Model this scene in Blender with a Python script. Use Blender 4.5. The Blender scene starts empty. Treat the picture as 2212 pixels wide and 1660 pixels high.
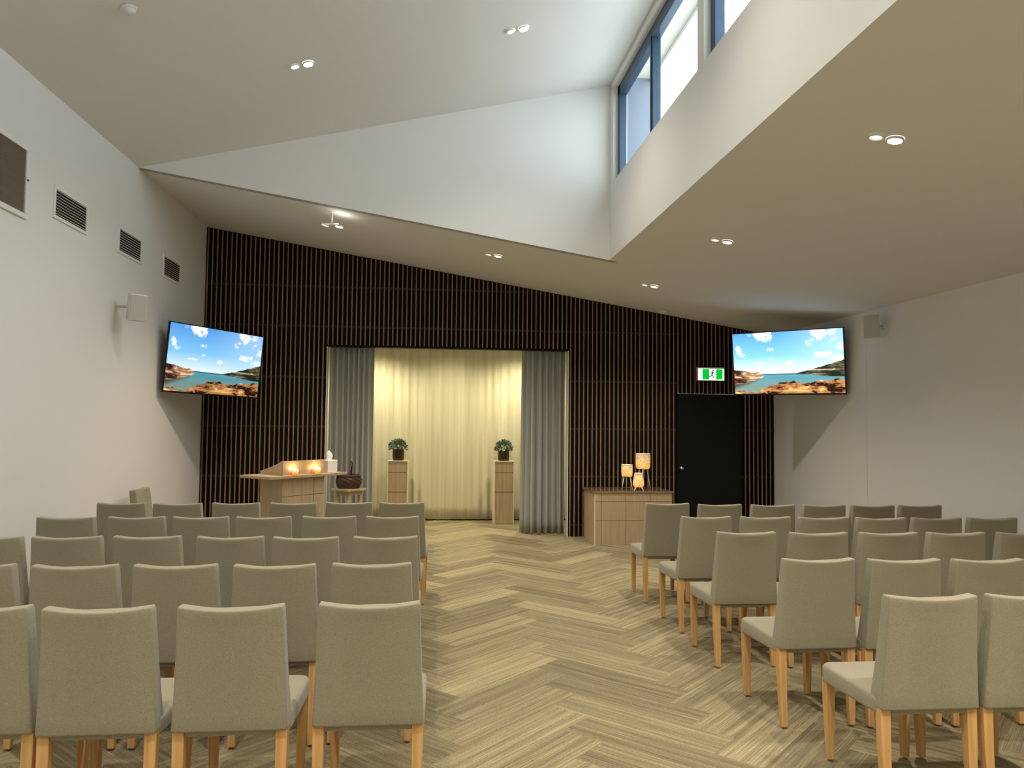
import bpy, bmesh, math, random
import numpy as np
from mathutils import Vector, Matrix
random.seed(7)
PI = math.pi
sc = bpy.context.scene
COL = sc.collection

# ------------------------------------------------------------------ camera
F_PX, YAW, PITCH, ROLL, HC = 1660.0, 0.104, 0.050, 0.010, 1.65
cam_d = bpy.data.cameras.new('camera'); cam = bpy.data.objects.new('camera', cam_d); COL.objects.link(cam)
cam_d.sensor_width = 36; cam_d.lens = F_PX / 2212 * 36; cam_d.clip_start = 0.05; cam_d.clip_end = 200
Fv = Vector((math.sin(YAW) * math.cos(PITCH), math.cos(YAW) * math.cos(PITCH), math.sin(PITCH)))
Rv = Vector((math.cos(YAW), -math.sin(YAW), 0)); Uv = Rv.cross(Fv)
c_, s_ = math.cos(ROLL), math.sin(ROLL)
Rr = c_ * Rv + s_ * Uv; Ur = -s_ * Rv + c_ * Uv
cam.matrix_world = Matrix(((Rr.x, Ur.x, -Fv.x, 0), (Rr.y, Ur.y, -Fv.y, 0), (Rr.z, Ur.z, -Fv.z, HC), (0, 0, 0, 1)))
sc.camera = cam

# ------------------------------------------------------------------ world, exposure
w = bpy.data.worlds.new('world'); sc.world = w; w.use_nodes = True
bg = w.node_tree.nodes['Background']; bg.inputs[0].default_value = (0.86, 0.94, 1.0, 1); bg.inputs[1].default_value = 4.7
sc.view_settings.view_transform = 'Standard'; sc.view_settings.look = 'None'
sc.view_settings.exposure = 0.30; sc.view_settings.gamma = 1.0
sc.view_settings.use_curve_mapping = False
cy = sc.cycles
cy.use_denoising = True; cy.max_bounces = 9; cy.diffuse_bounces = 6; cy.glossy_bounces = 4
cy.transparent_max_bounces = 12; cy.sample_clamp_indirect = 6; cy.caustics_reflective = False; cy.caustics_refractive = False
LAMP_W = 112.0          # each working downlight
LAMP_COL = (1.0, 0.91, 0.78)

# ------------------------------------------------------------------ room numbers
XL, XR, YB, YF, XC = -3.192, 5.140, 11.103, 8.567, 2.008
ZL, KS, ZU, YN = 4.367, 0.163, 5.571, -3.0
def zlow(x): return ZL - KS * (x - XL)
def zup(x): return ZL + (ZU - ZL) * (x - XL) / (XC - XL)

# ------------------------------------------------------------------ materials
def mat(name, col, rough=0.6, metal=0.0, spec=0.4, noise=None, bump=None, emit=None, es=1.0, coat=0.0, sheen=0.0):
    """noise=(scale vector, colour2, detail)  bump=(scale, strength)"""
    m = bpy.data.materials.new(name); m.use_nodes = True
    nt = m.node_tree; N = nt.nodes; L = nt.links; b = N['Principled BSDF']
    b.inputs['Base Color'].default_value = (*col, 1); b.inputs['Roughness'].default_value = rough
    b.inputs['Metallic'].default_value = metal; b.inputs['Specular IOR Level'].default_value = spec
    if coat: b.inputs['Coat Weight'].default_value = coat; b.inputs['Coat Roughness'].default_value = 0.08
    if sheen: b.inputs['Sheen Weight'].default_value = sheen
    tc = N.new('ShaderNodeTexCoord')
    if noise:
        mp = N.new('ShaderNodeMapping'); mp.inputs['Scale'].default_value = noise[0]; L.new(tc.outputs['Object'], mp.inputs['Vector'])
        nz = N.new('ShaderNodeTexNoise'); nz.inputs['Scale'].default_value = 1; nz.inputs['Detail'].default_value = noise[2] if len(noise) > 2 else 4
        L.new(mp.outputs[0], nz.inputs['Vector'])
        mr = N.new('ShaderNodeMapRange'); mr.inputs[1].default_value = 0.32; mr.inputs[2].default_value = 0.68; L.new(nz.outputs['Fac'], mr.inputs[0])
        mx = N.new('ShaderNodeMix'); mx.data_type = 'RGBA'; mx.inputs[6].default_value = (*col, 1); mx.inputs[7].default_value = (*noise[1], 1)
        L.new(mr.outputs[0], mx.inputs[0]); L.new(mx.outputs[2], b.inputs['Base Color'])
    if bump:
        nz = N.new('ShaderNodeTexNoise'); nz.inputs['Scale'].default_value = bump[0]; nz.inputs['Detail'].default_value = 3
        L.new(tc.outputs['Object'], nz.inputs['Vector'])
        bp = N.new('ShaderNodeBump'); bp.inputs['Strength'].default_value = bump[1]; bp.inputs['Distance'].default_value = 0.002
        L.new(nz.outputs['Fac'], bp.inputs['Height']); L.new(bp.outputs[0], b.inputs['Normal'])
    if emit:
        b.inputs['Emission Color'].default_value = (*emit, 1); b.inputs['Emission Strength'].default_value = es
    return m

M = {}
M['wall'] = mat('white_plaster', (0.75, 0.75, 0.735), 0.85, spec=0.2, bump=(180, 0.05))
M['ceil'] = mat('white_ceiling_paint', (0.73, 0.73, 0.715), 0.9, spec=0.15, bump=(160, 0.04))
M['fabric'] = mat('grey_linen_upholstery', (0.33, 0.30, 0.212), 0.95, spec=0.15, noise=((420, 420, 260), (0.225, 0.202, 0.138), 2), bump=(700, 0.35), sheen=0.25)
M['oak'] = mat('honey_oak', (0.64, 0.385, 0.15), 0.45, noise=((60, 60, 3.5), (0.50, 0.28, 0.10), 4), bump=(90, 0.05))
M['veneer'] = mat('pale_oak_veneer', (0.50, 0.385, 0.235), 0.42, noise=((55, 55, 2.2), (0.42, 0.31, 0.18), 5))
M['veneer_edge'] = mat('light_oak_edging', (0.80, 0.71, 0.52), 0.4)
M['veneer_top'] = mat('polished_oak_top', (0.30, 0.21, 0.11), 0.12, noise=((2, 40, 40), (0.22, 0.15, 0.08), 4), coat=0.6)
M['seam'] = mat('shadow_gap', (0.06, 0.045, 0.03), 0.8)
M['black'] = mat('matt_black_backing', (0.004, 0.004, 0.0045), 0.75, spec=0.2)
M['slat'] = mat('walnut_slat', (0.34, 0.205, 0.105), 0.5, noise=((30, 30, 1.2), (0.21, 0.125, 0.065), 4))
M['door'] = mat('black_door_paint', (0.004, 0.0045, 0.005), 0.45, spec=0.25)
M['chrome'] = mat('chrome', (0.85, 0.85, 0.85), 0.12, 1.0)
M['white_metal'] = mat('white_powdercoat', (0.80, 0.79, 0.76), 0.45)
M['plastic'] = mat('white_plastic', (0.70, 0.69, 0.66), 0.5)
M['grille_dark'] = mat('dark_duct', (0.02, 0.018, 0.014), 0.9)
M['speaker_cloth'] = mat('pale_speaker_cloth', (0.50, 0.49, 0.45), 0.9, bump=(900, 0.4))
M['tv_black'] = mat('gloss_black_bezel', (0.008, 0.008, 0.009), 0.25)
M['frame_blue'] = mat('slate_blue_aluminium', (0.035, 0.066, 0.11), 0.35, 0.3)
M['curtain'] = mat('grey_drape_cloth', (0.35, 0.365, 0.33), 0.85, spec=0.2, sheen=0.3)
M['sheer'] = mat('cream_sheer_cloth', (0.70, 0.65, 0.46), 0.9, spec=0.1, noise=((14, 14, 0.3), (0.58, 0.53, 0.35), 3))
M['wicker'] = mat('dark_woven_cane', (0.11, 0.050, 0.028), 0.35, noise=((90, 90, 110), (0.022, 0.010, 0.006), 2), spec=0.6)
M['pot'] = mat('hammered_bronze_glaze', (0.060, 0.038, 0.018), 0.10, 0.5, bump=(60, 1.0))
M['soil'] = mat('potting_soil', (0.03, 0.02, 0.012), 0.95)
M['leaf'] = mat('grey_green_leaf', (0.06, 0.12, 0.06), 0.45, noise=((55, 55, 55), (0.34, 0.42, 0.33), 2))
M['stem'] = mat('green_stem', (0.10, 0.13, 0.05), 0.6)
M['tissue'] = mat('white_tissue', (0.88, 0.86, 0.80), 0.9)
M['carton'] = mat('white_carton', (0.84, 0.82, 0.76), 0.6)
M['cladding'] = mat('pale_blue_cladding', (0.20, 0.235, 0.29), 0.8)
M['soffit'] = mat('cream_eave_board', (0.60, 0.575, 0.49), 0.8)
M['reflector'] = mat('brass_bracket', (0.6, 0.5, 0.3), 0.3, 1.0)

def emis(name, col, s):
    m = bpy.data.materials.new(name); m.use_nodes = True; nt = m.node_tree
    nt.nodes.remove(nt.nodes['Principled BSDF']); e = nt.nodes.new('ShaderNodeEmission')
    e.inputs[0].default_value = (*col, 1); e.inputs[1].default_value = s
    nt.links.new(e.outputs[0], nt.nodes['Material Output'].inputs[0]); return m
M['lamp_on'] = emis('lit_lamp_lens', (1.0, 0.95, 0.82), 22)
M['lamp_dim'] = emis('lit_diffuser_disc', (1.0, 0.97, 0.88), 1.6)
M['bulb'] = emis('warm_bulb', (1.0, 0.72, 0.32), 30)
M['sign_white'] = emis('sign_white', (0.95, 1.0, 0.92), 1.5)
M['sign_green'] = emis('sign_green', (0.0, 0.50, 0.03), 1.0)
M['sign_man'] = emis('sign_dark_green', (0.01, 0.06, 0.03), 0.8)

def glass_mat():
    m = bpy.data.materials.new('clear_window_glass'); m.use_nodes = True; nt = m.node_tree; N = nt.nodes; L = nt.links
    N.remove(N['Principled BSDF'])
    t = N.new('ShaderNodeBsdfTransparent'); t.inputs[0].default_value = (0.93, 0.96, 0.96, 1)
    g = N.new('ShaderNodeBsdfGlossy'); g.inputs['Roughness'].default_value = 0.02
    mx = N.new('ShaderNodeMixShader'); mx.inputs[0].default_value = 0.05; L.new(t.outputs[0], mx.inputs[1]); L.new(g.outputs[0], mx.inputs[2])
    L.new(mx.outputs[0], N['Material Output'].inputs[0]); return m
M['glass'] = glass_mat()

def shade_mat():
    """translucent mosaic lamp shade, glowing from the bulb inside"""
    m = mat('mosaic_shade', (0.75, 0.62, 0.42), 0.5)
    nt = m.node_tree; N = nt.nodes; L = nt.links; b = N['Principled BSDF']
    tc = N.new('ShaderNodeTexCoord'); v = N.new('ShaderNodeTexVoronoi'); v.inputs['Scale'].default_value = 70
    L.new(tc.outputs['Object'], v.inputs['Vector'])
    r = N.new('ShaderNodeValToRGB'); e = r.color_ramp.elements
    e[0].position = 0.0; e[0].color = (0.92, 0.84, 0.64, 1); e[1].position = 1.0; e[1].color = (0.50, 0.42, 0.30, 1)
    k = e.new(0.5); k.color = (0.86, 0.72, 0.50, 1)
    L.new(v.outputs['Color'], r.inputs[0]); L.new(r.outputs[0], b.inputs['Base Color'])
    tr = N.new('ShaderNodeBsdfTranslucent'); L.new(r.outputs[0], tr.inputs[0])
    mx = N.new('ShaderNodeMixShader'); mx.inputs[0].default_value = 0.45
    L.new(b.outputs[0], mx.inputs[1]); L.new(tr.outputs[0], mx.inputs[2]); L.new(mx.outputs[0], N['Material Output'].inputs[0])
    return m
M['shade'] = shade_mat()

def petal_mat():
    m = mat('frosted_petal_glass', (0.85, 0.72, 0.58), 0.25)
    nt = m.node_tree; N = nt.nodes; L = nt.links; b = N['Principled BSDF']
    tr = N.new('ShaderNodeBsdfTranslucent'); tr.inputs[0].default_value = (0.95, 0.72, 0.5, 1)
    mx = N.new('ShaderNodeMixShader'); mx.inputs[0].default_value = 0.6
    L.new(b.outputs[0], mx.inputs[1]); L.new(tr.outputs[0], mx.inputs[2]); L.new(mx.outputs[0], N['Material Output'].inputs[0])
    return m
M['petal'] = petal_mat()

def carpet_mat():
    m = mat('herringbone_carpet', (0.3, 0.27, 0.17), 0.95, spec=0.1)
    nt = m.node_tree; N = nt.nodes; L = nt.links; b = N['Principled BSDF']
    uv = N.new('ShaderNodeUVMap'); uv.uv_map = 'UVMap'
    at = N.new('ShaderNodeAttribute'); at.attribute_name = 'rnd_sheen'
    def nz(sx, sy, det, off):
        mp = N.new('ShaderNodeMapping'); mp.inputs['Scale'].default_value = (sx, sy, 1); mp.inputs['Location'].default_value = (off, off * 2, off)
        L.new(uv.outputs[0], mp.inputs[0]); n = N.new('ShaderNodeTexNoise'); n.inputs['Scale'].default_value = 1; n.inputs['Detail'].default_value = det
        L.new(mp.outputs[0], n.inputs['Vector']); return n.outputs['Fac']
    def ma(op, a, b_, c=None):
        n = N.new('ShaderNodeMath'); n.operation = op
        for i, x in enumerate((a, b_, c)):
            if x is None: continue
            if isinstance(x, (int, float)): n.inputs[i].default_value = x
            else: L.new(x, n.inputs[i])
        return n.outputs[0]
    fine = nz(2.5, 150, 2, 3.0)       # tufted lines along the plank
    band = nz(0.35, 26, 1, 11.0)      # wider light and dark bands
    spot = nz(60, 130, 2, 7.0)
    rn_sheen = at.outputs['Fac']
    a = ma('MULTIPLY', ma('SUBTRACT', fine, 0.5), 1.5)
    c = ma('MULTIPLY', ma('SUBTRACT', band, 0.5), 1.1)
    d = ma('MULTIPLY', ma('SUBTRACT', spot, 0.5), 0.7)
    e = ma('MULTIPLY', ma('SUBTRACT', rn_sheen, 0.5), 0.5)
    t = ma('ADD', ma('ADD', a, c), ma('ADD', d, e)); t = ma('ADD', t, 0.42)
    r = N.new('ShaderNodeValToRGB'); el = r.color_ramp.elements
    el[0].position = 0.0; el[0].color = (0.140, 0.117, 0.070, 1); el[1].position = 1.0; el[1].color = (0.41, 0.348, 0.203, 1)
    k = el.new(0.45); k.color = (0.232, 0.196, 0.117, 1)
    L.new(t, r.inputs[0]); L.new(r.outputs[0], b.inputs['Base Color'])
    bp = N.new('ShaderNodeBump'); bp.inputs['Strength'].default_value = 0.25; bp.inputs['Distance'].default_value = 0.003
    L.new(fine, bp.inputs['Height']); L.new(bp.outputs[0], b.inputs['Normal'])
    return m
M['carpet'] = carpet_mat()

def vcol_emis(name, s):
    m = bpy.data.materials.new(name); m.use_nodes = True; nt = m.node_tree; N = nt.nodes
    N.remove(N['Principled BSDF']); e = N.new('ShaderNodeEmission'); e.inputs[1].default_value = s
    a = N.new('ShaderNodeAttribute'); a.attribute_name = 'picture'
    g = N.new('ShaderNodeBsdfGlossy'); g.inputs['Roughness'].default_value = 0.2; g.inputs[0].default_value = (0.03, 0.03, 0.03, 1)
    ad = N.new('ShaderNodeAddShader')
    nt.links.new(a.outputs['Color'], e.inputs[0]); nt.links.new(e.outputs[0], ad.inputs[0]); nt.links.new(g.outputs[0], ad.inputs[1])
    nt.links.new(ad.outputs[0], N['Material Output'].inputs[0]); return m

# ------------------------------------------------------------------ geometry helpers
class MB:
    def __init__(s): s.v = []; s.f = []; s.mi = []; s.sm = []; s.cur = 0; s.smooth = False
    def add(s, vs, fs, M4=None):
        n = len(s.v)
        for p in vs:
            p = Vector(p); s.v.append(tuple(M4 @ p) if M4 else tuple(p))
        for f in fs: s.f.append([n + i for i in f]); s.mi.append(s.cur); s.sm.append(s.smooth)
        return s
    def box(s, x0, x1, y0, y1, z0, z1, M4=None):
        return s.add([(x0, y0, z0), (x1, y0, z0), (x1, y1, z0), (x0, y1, z0), (x0, y0, z1), (x1, y0, z1), (x1, y1, z1), (x0, y1, z1)],
                     [(0, 3, 2, 1), (4, 5, 6, 7), (0, 1, 5, 4), (1, 2, 6, 5), (2, 3, 7, 6), (3, 0, 4, 7)], M4)
    def hexa(s, p, M4=None):
        return s.add(p, [(0, 3, 2, 1), (4, 5, 6, 7), (0, 1, 5, 4), (1, 2, 6, 5), (2, 3, 7, 6), (3, 0, 4, 7)], M4)
    def loft(s, rings, cap=True, closed=True, M4=None):
        n = len(rings[0]); vs = [p for r in rings for p in r]; fs = []
        for i in range(len(rings) - 1):
            for j in range(n if closed else n - 1):
                k = (j + 1) % n
                fs.append((i * n + j, i * n + k, (i + 1) * n + k, (i + 1) * n + j))
        if cap: fs.append(tuple(range(n - 1, -1, -1))); fs.append(tuple((len(rings) - 1) * n + j for j in range(n)))
        return s.add(vs, fs, M4)
    def lathe(s, prof, n=32, cap=True, M4=None, sx=1, sy=1):
        return s.loft([[(r * sx * math.cos(2 * PI * j / n), r * sy * math.sin(2 * PI * j / n), z) for j in range(n)] for r, z in prof], cap, True, M4)
    def tube(s, pts, r, n=8, cap=True):
        pts = [Vector(p) for p in pts]; rings = []
        for i, p in enumerate(pts):
            d = (pts[min(i + 1, len(pts) - 1)] - pts[max(i - 1, 0)]).normalized()
            a = d.orthogonal().normalized() if i == 0 else (pa - d * pa.dot(d)).normalized()
            pa = a; b = d.cross(a); rr = r[i] if isinstance(r, (list, tuple)) else r
            rings.append([p + (a * math.cos(2 * PI * j / n) + b * math.sin(2 * PI * j / n)) * rr for j in range(n)])
        return s.loft(rings, cap)
    def build(s, name, m, parent=None, bevel=0, seg=2, smooth=None, solid=0):
        me = bpy.data.meshes.new(name); me.from_pydata(s.v, [], s.f)
        for mm in (m if isinstance(m, (list, tuple)) else [m]): me.materials.append(mm)
        sm = s.sm if smooth is None else [smooth] * len(s.f)
        me.polygons.foreach_set('use_smooth', sm); me.polygons.foreach_set('material_index', s.mi)
        me.update()
        bm = bmesh.new(); bm.from_mesh(me); bmesh.ops.recalc_face_normals(bm, faces=bm.faces); bm.to_mesh(me); bm.free()
        o = bpy.data.objects.new(name, me); COL.objects.link(o)
        if parent: o.parent = parent
        if solid:
            k = o.modifiers.new('solid', 'SOLIDIFY'); k.thickness = solid; k.offset = 0
        if bevel:
            k = o.modifiers.new('bevel', 'BEVEL'); k.width = bevel; k.segments = seg; k.limit_method = 'ANGLE'; k.harden_normals = False
        return o
def tag(o, label, cat, group=None, kind=None):
    o['label'] = label; o['category'] = cat
    if group: o['group'] = group
    if kind: o['kind'] = kind
    return o
def thing(name, label, cat, loc=(0, 0, 0), rz=0, group=None):
    o = bpy.data.objects.new(name, None); COL.objects.link(o); o.location = loc; o.rotation_euler = (0, 0, rz)
    o.empty_display_size = 0.1
    return tag(o, label, cat, group)
def struct(o): o['kind'] = 'structure'; return o
def boxo(name, m, parent, x0, x1, y0, y1, z0, z1, bevel=0.0):
    return MB().box(x0, x1, y0, y1, z0, z1).build(name, m, parent, bevel)
def prism_poly(pts, off):
    """polygon (list of 3-D points) extruded by off"""
    off = Vector(off); n = len(pts); vs = [Vector(p) for p in pts] + [Vector(p) + off for p in pts]
    fs = [tuple(range(n)), tuple(range(2 * n - 1, n - 1, -1))] + [(i, (i + 1) % n, n + (i + 1) % n, n + i) for i in range(n)]
    b = MB(); b.add(vs, fs); return b

# ------------------------------------------------------------------ floor: herringbone carpet planks
def build_floor():
    W_, n = 0.25, 4
    X0, Y0 = 0.20, 0.10
    q = W_ * math.cos(PI / 4)
    def tr(a, b): return (X0 + (a - b) * q, Y0 + (a + b) * q, 0.0)
    vs, fs, uvs, rnd_sheen = [], [], [], []
    rng = random.Random(3)
    for a in range(-60, 90):
        for b in range(-60, 90):
            m = (a - b) % 8
            if m == 0: c = [(a, b), (a + 4, b), (a + 4, b + 1), (a, b + 1)]; 
            elif m == 7: c = [(a, b), (a + 1, b), (a + 1, b + 4), (a, b + 4)]
            else: continue
            P = [tr(*p) for p in c]
            cx = sum(p[0] for p in P) / 4; cyy = sum(p[1] for p in P) / 4
            if not (-3.6 < cx < 5.6 and -3.3 < cyy < 13.5): continue
            k = len(vs); vs += P; fs.append((k, k + 1, k + 2, k + 3))
            ou, ov = rng.uniform(0, 90), rng.uniform(0, 90)
            uvs += ([(ou, ov), (ou + 1, ov), (ou + 1, ov + .25), (ou, ov + .25)] if m == 0 else
                    [(ou, ov + .25), (ou, ov), (ou + 1, ov), (ou + 1, ov + .25)])
            rnd_sheen += [rng.choice((0.15, 0.3, 0.45, 0.6, 1.0) if m else (0.35, 0.5, 0.65, 0.85, 1.15))] * 4  # random tone per plank; rising planks lighter, pile sheen painted into the colour
    me = bpy.data.meshes.new('floor'); me.from_pydata(vs, [], fs); me.materials.append(M['carpet'])
    ul = me.uv_layers.new(name='UVMap'); ul.data.foreach_set('uv', [x for p in uvs for x in p])
    at = me.attributes.new('rnd_sheen', 'FLOAT', 'POINT'); at.data.foreach_set('value', rnd_sheen)
    o = bpy.data.objects.new('floor', me); COL.objects.link(o); struct(o)
build_floor()

# ------------------------------------------------------------------ walls and ceilings
struct(boxo('wall_left', M['wall'], None, XL - 0.15, XL, YN - .1, YB + .3, 0, ZL + .12))
struct(boxo('wall_right', M['wall'], None, XR, XR + 0.15, YN - .1, YB + .3, 0, zlow(XR) + .12))
struct(prism_poly([(XL, YN, 0), (XR, YN, 0), (XR, YN, zlow(XR) + .05), (XC + .1, YN, zlow(XC)), (XC + .1, YN, ZU + .05), (XL, YN, ZL)], (0, -.12, 0)).build('wall_front', M['wall']))
# sloping lower ceiling: strip over the right side, and band along the back wall
b = prism_poly([(XC, YN, zlow(XC)), (XR, YN, zlow(XR)), (XR, YF, zlow(XR)), (XC, YF, zlow(XC))], (0, 0, .1))
b2 = prism_poly([(XL, YF, ZL), (XR, YF, zlow(XR)), (XR, YB + .2, zlow(XR)), (XL, YB + .2, ZL)], (0, 0, .1))
b.add(b2.v, b2.f); struct(b.build('ceiling', M['ceil']))
struct(prism_poly([(XL, YN, ZL), (XC + .09, YN, zup(XC + .09)), (XC + .09, YF + .1, zup(XC + .09)), (XL, YF + .1, ZL)], (0, 0, .1)).build('ceiling', M['ceil']))
# triangular face closing the raised ceiling
struct(prism_poly([(XL, YF - .003, ZL), (XC + .09, YF - .003, zlow(XC + .09)), (XC + .09, YF - .003, zup(XC + .09)), ], (0, .1, 0)).build('wall_fascia', M['wall']))
# clerestory upstand, piers and head
b = MB(); b.box(XC - .003, XC + .16, YN, YF, zlow(XC), 4.385)
for y0, y1 in ((8.42, YF), (5.50, 5.64), (2.58, 2.72), (-0.34, -0.20)): b.box(XC, XC + .16, y0, y1, 4.385, 5.50)
b.box(XC, XC + .16, YN, YF, 5.485, 5.60)
struct(b.build('wall_clerestory', M['wall']))
# windows
def window(n, y0, y1):
    r = bpy.data.objects.new('window_%d' % n, None); COL.objects.link(r); r.location = (2.06, (y0 + y1) / 2, 4.385); struct(r)
    h = (y1 - y0) / 2; z1 = 5.485 - 4.385
    f = MB(); f.box(0, .08, -h, h, -.0, .07); f.box(0, .08, -h, h, z1 - .13, z1)
    f.box(0, .08, -h, -h + .09, 0, z1); f.box(0, .08, h - .09, h, 0, z1)
    f.build('window_frame', M['frame_blue'], r, 0.004)
    ym = 7.01 - 6.96 if n == 1 else 0
    m = MB(); m.box(0, .08, ym - .05, ym + .05, .07, z1 - .09); m.box(-.008, .0, ym - .014, ym + .014, .07, z1 - .09)
    m.build('mullion', M['frame_blue'], r, 0.003)
    MB().box(.035, .043, -h + .07, ym - .05, .07, z1 - .09).build('pane', M['glass'], r)
    MB().box(.035, .043, ym + .05, h - .07, .07, z1 - .09).build('pane', M['glass'], r)
window(1, 5.64, 8.42); window(2, 2.72, 5.50); window(3, -0.20, 2.58)
# outside: eave and neighbouring wing seen through the panes
struct(boxo('trim_1', M['soffit'], None, 2.17, 2.465, -3, 8.43, 5.61, 5.72))
struct(boxo('trim_6', M['white_metal'], None, 2.445, 2.466, -3, 8.43, 5.565, 5.61))
struct(boxo('wall_neighbour', M['cladding'], None, 2.17, 2.56, 8.43, 8.53, 3.6, 5.61))

# back wall: black backing with timber slats, opening and door
OX0, OX1, OZ = -1.494, 1.995, 2.720
DX0, DX1, DZ = 3.624, 4.632, 2.105
def backing(b, x0, x1, z0, z1=None, y0=YB + .035, y1=YB + .13):
    za = zlow(x0) if z1 is None else z1; zb = zlow(x1) if z1 is None else z1
    b.hexa([(x0, y0, z0), (x1, y0, z0), (x1, y1, z0), (x0, y1, z0), (x0, y0, za), (x1, y0, zb), (x1, y1, zb), (x0, y1, za)])
b = MB(); backing(b, XL, OX0, 0); backing(b, OX0, OX1, OZ); backing(b, OX1, DX0, 0); backing(b, DX0, DX1, DZ); backing(b, DX1, XR, 0)
b.cur = 1
SP = 0.0648
x = XL + .03
while x < XR - .01:
    z0 = OZ + .012 if OX0 - .005 < x < OX1 + .005 else (DZ + .001 if DX0 - .01 < x < DX1 + .01 else 0.0)
    b.cur = 2; b.box(x - .0082, x + .0082, YB + .0015, YB + .034, z0, zlow(x) - .012); b.cur = 1; b.box(x - .0085, x + .0085, YB, YB + .0015, z0, zlow(x) - .012)
    x += SP
b.cur = 2
for zz in (3.55, 2.98, 2.25, 1.55, .85, .15):     # thin horizontal battens behind the slats
    for xa, xb in ((XL, OX0), (OX0, OX1), (OX1, DX0), (DX1, XR)):
        if xa == OX0 and zz < OZ: continue
        xb2 = min(xb, XL + (ZL - zz - .03) / KS)
        if xb2 > xa + .1: b.box(xa, xb2, YB + .028, YB + .035, zz, zz + .03)
M['batten'] = mat('black_stained_batten', (0.012, 0.010, 0.009), 0.6)
struct(b.build('wall_back', [M['black'], M['slat'], M['batten']]))
# head lining and pale edge strips of the opening
struct(boxo('trim_2', M['black'], None, OX0, OX1, YB + .001, YB + .16, OZ - .012, OZ + .008))
struct(boxo('trim_3', M['white_metal'], None, OX0 + .002, OX0 + .010, YB - .004, YB + .15, 0, OZ - .013))
struct(boxo('trim_4', M['white_metal'], None, OX1 - .010, OX1 - .002, YB - .004, YB + .15, 0, OZ - .013))
struct(boxo('trim_5', M['wall'], None, XR - .004, XR, 8.64, 8.665, 0, zlow(XR)))

# door
dr = bpy.data.objects.new('door_1', None); COL.objects.link(dr); dr.location = (DX0, YB, 0); struct(dr)
boxo('door_leaf', M['door'], dr, .012, DX1 - DX0 - .012, .012, .05, .008, DZ - .004, .002)
fr = MB(); fr.box(0, .010, 0, .06, 0, DZ); fr.box(DX1 - DX0 - .010, DX1 - DX0, 0, .06, 0, DZ)
fr.build('door_frame', M['black'], dr)
h = MB(); h.smooth = True
T = Matrix.Translation((.063, .012, 1.0)) @ Matrix.Rotation(PI / 2, 4, 'X')
h.lathe([(.0, 0), (.027, 0), (.027, .006), (.012, .010), (.011, .032), (.024, .040), (.029, .052), (.024, .064), (.0, .068)], 24, False, T)
h.build('door_handle', M['chrome'], dr)

# alcove behind the opening
AY = 13.25
b = MB(); b.box(-2.1, 2.6, AY, AY + .1, 0, 3.05); struct(b.build('wall_alcove_back', M['wall']))
struct(boxo('wall_alcove_left', M['wall'], None, -2.2, -2.1, YB + .13, AY, 0, 3.05))
struct(boxo('wall_alcove_right', M['wall'], None, 2.6, 2.7, YB + .13, AY, 0, 3.05))
struct(boxo('ceiling', M['ceil'], None, -2.1, 2.6, YB + .13, AY, 3.0, 3.1))

def cloth(name, label, path, z0, z1, m, amp, nfold, seed, group=None, cat='curtain', n=420, nz=14, flare=0.25, sag=0.0):
    """pleated cloth hung along a plan path"""
    rng = random.Random(seed)
    P = [Vector((p[0], p[1])) for p in path]
    L = [0]
    for i in range(1, len(P)): L.append(L[-1] + (P[i] - P[i - 1]).length)
    tot = L[-1]
    def at(s):
        s = min(max(s, 0), tot - 1e-6)
        for i in range(1, len(P)):
            if s <= L[i]:
                t = (s - L[i - 1]) / (L[i] - L[i - 1]); d = (P[i] - P[i - 1]).normalized(); return P[i - 1].lerp(P[i], t), Vector((d.y, -d.x))
        return P[-1], Vector((0, -1))
    ph = [0.0]
    for i in range(n): ph.append(ph[-1] + (0.6 + 0.8 * rng.random()))
    # smooth phase speed
    sp = np.convolve([0.35 + 1.3 * rng.random() ** 1.3 for _ in range(n + 41)], np.ones(18) / 18, 'same')[20:20 + n + 1]
    phs = np.cumsum(sp); phs = phs / phs[-1] * nfold * 2 * PI
    am = np.convolve([0.35 + 1.1 * rng.random() for _ in range(n + 61)], np.ones(26) / 26, 'same')[30:30 + n + 1]
    dr1 = [rng.uniform(-1, 1) for _ in range(6)]
    vs = []; fs = []
    for k in range(nz + 1):
        t = k / nz; z = z1 + (z0 - z1) * t
        for i in range(n + 1):
            s = i / n
            wob = 0.12 * t * sum(dr1[q] * math.sin((q + 1) * PI * s) for q in range(6)) / 2
            a = amp * am[i] * (1 - flare + flare * 2 * t)
            o = math.sin(phs[i] + wob * 1.4); o = math.copysign(abs(o) ** 0.8, o)
            p, nn = at(s * tot); p = p + nn * (a * o)
            vs.append((p.x, p.y, z))
    for k in range(nz):
        for i in range(n):
            q = k * (n + 1) + i; fs.append((q, q + 1, q + n + 2, q + n + 1))
    b = MB(); b.smooth = True; b.add(vs, fs)
    o = b.build(name, m, None, solid=0.004); tag(o, label, cat, group); return o
cloth('curtain', 'grey pleated drape drawn to the left of the alcove', [(-1.470, 11.30), (-1.25, 11.35), (-0.98, 11.30), (-.90, 11.30), (-0.838, 11.30)], .012, 2.99, M['curtain'], .045, 8, 5, 'grey drapes at the alcove')
cloth('curtain', 'blue grey pleated drape drawn to the right of the alcove', [(1.40, 11.72), (1.40, 11.52), (1.47, 11.38), (1.62, 11.32), (1.80, 11.34), (1.972, 11.32)], .012, 2.99, M['curtain'], .045, 9, 9, 'grey drapes at the alcove')
cloth('sheer_curtain', 'pale cream sheer curtain covering the back of the alcove', [(-2.0, 12.98), (0.2, 13.0), (2.5, 12.98)], .02, 2.99, M['sheer'], .011, 34, 21, n=900)

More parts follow.
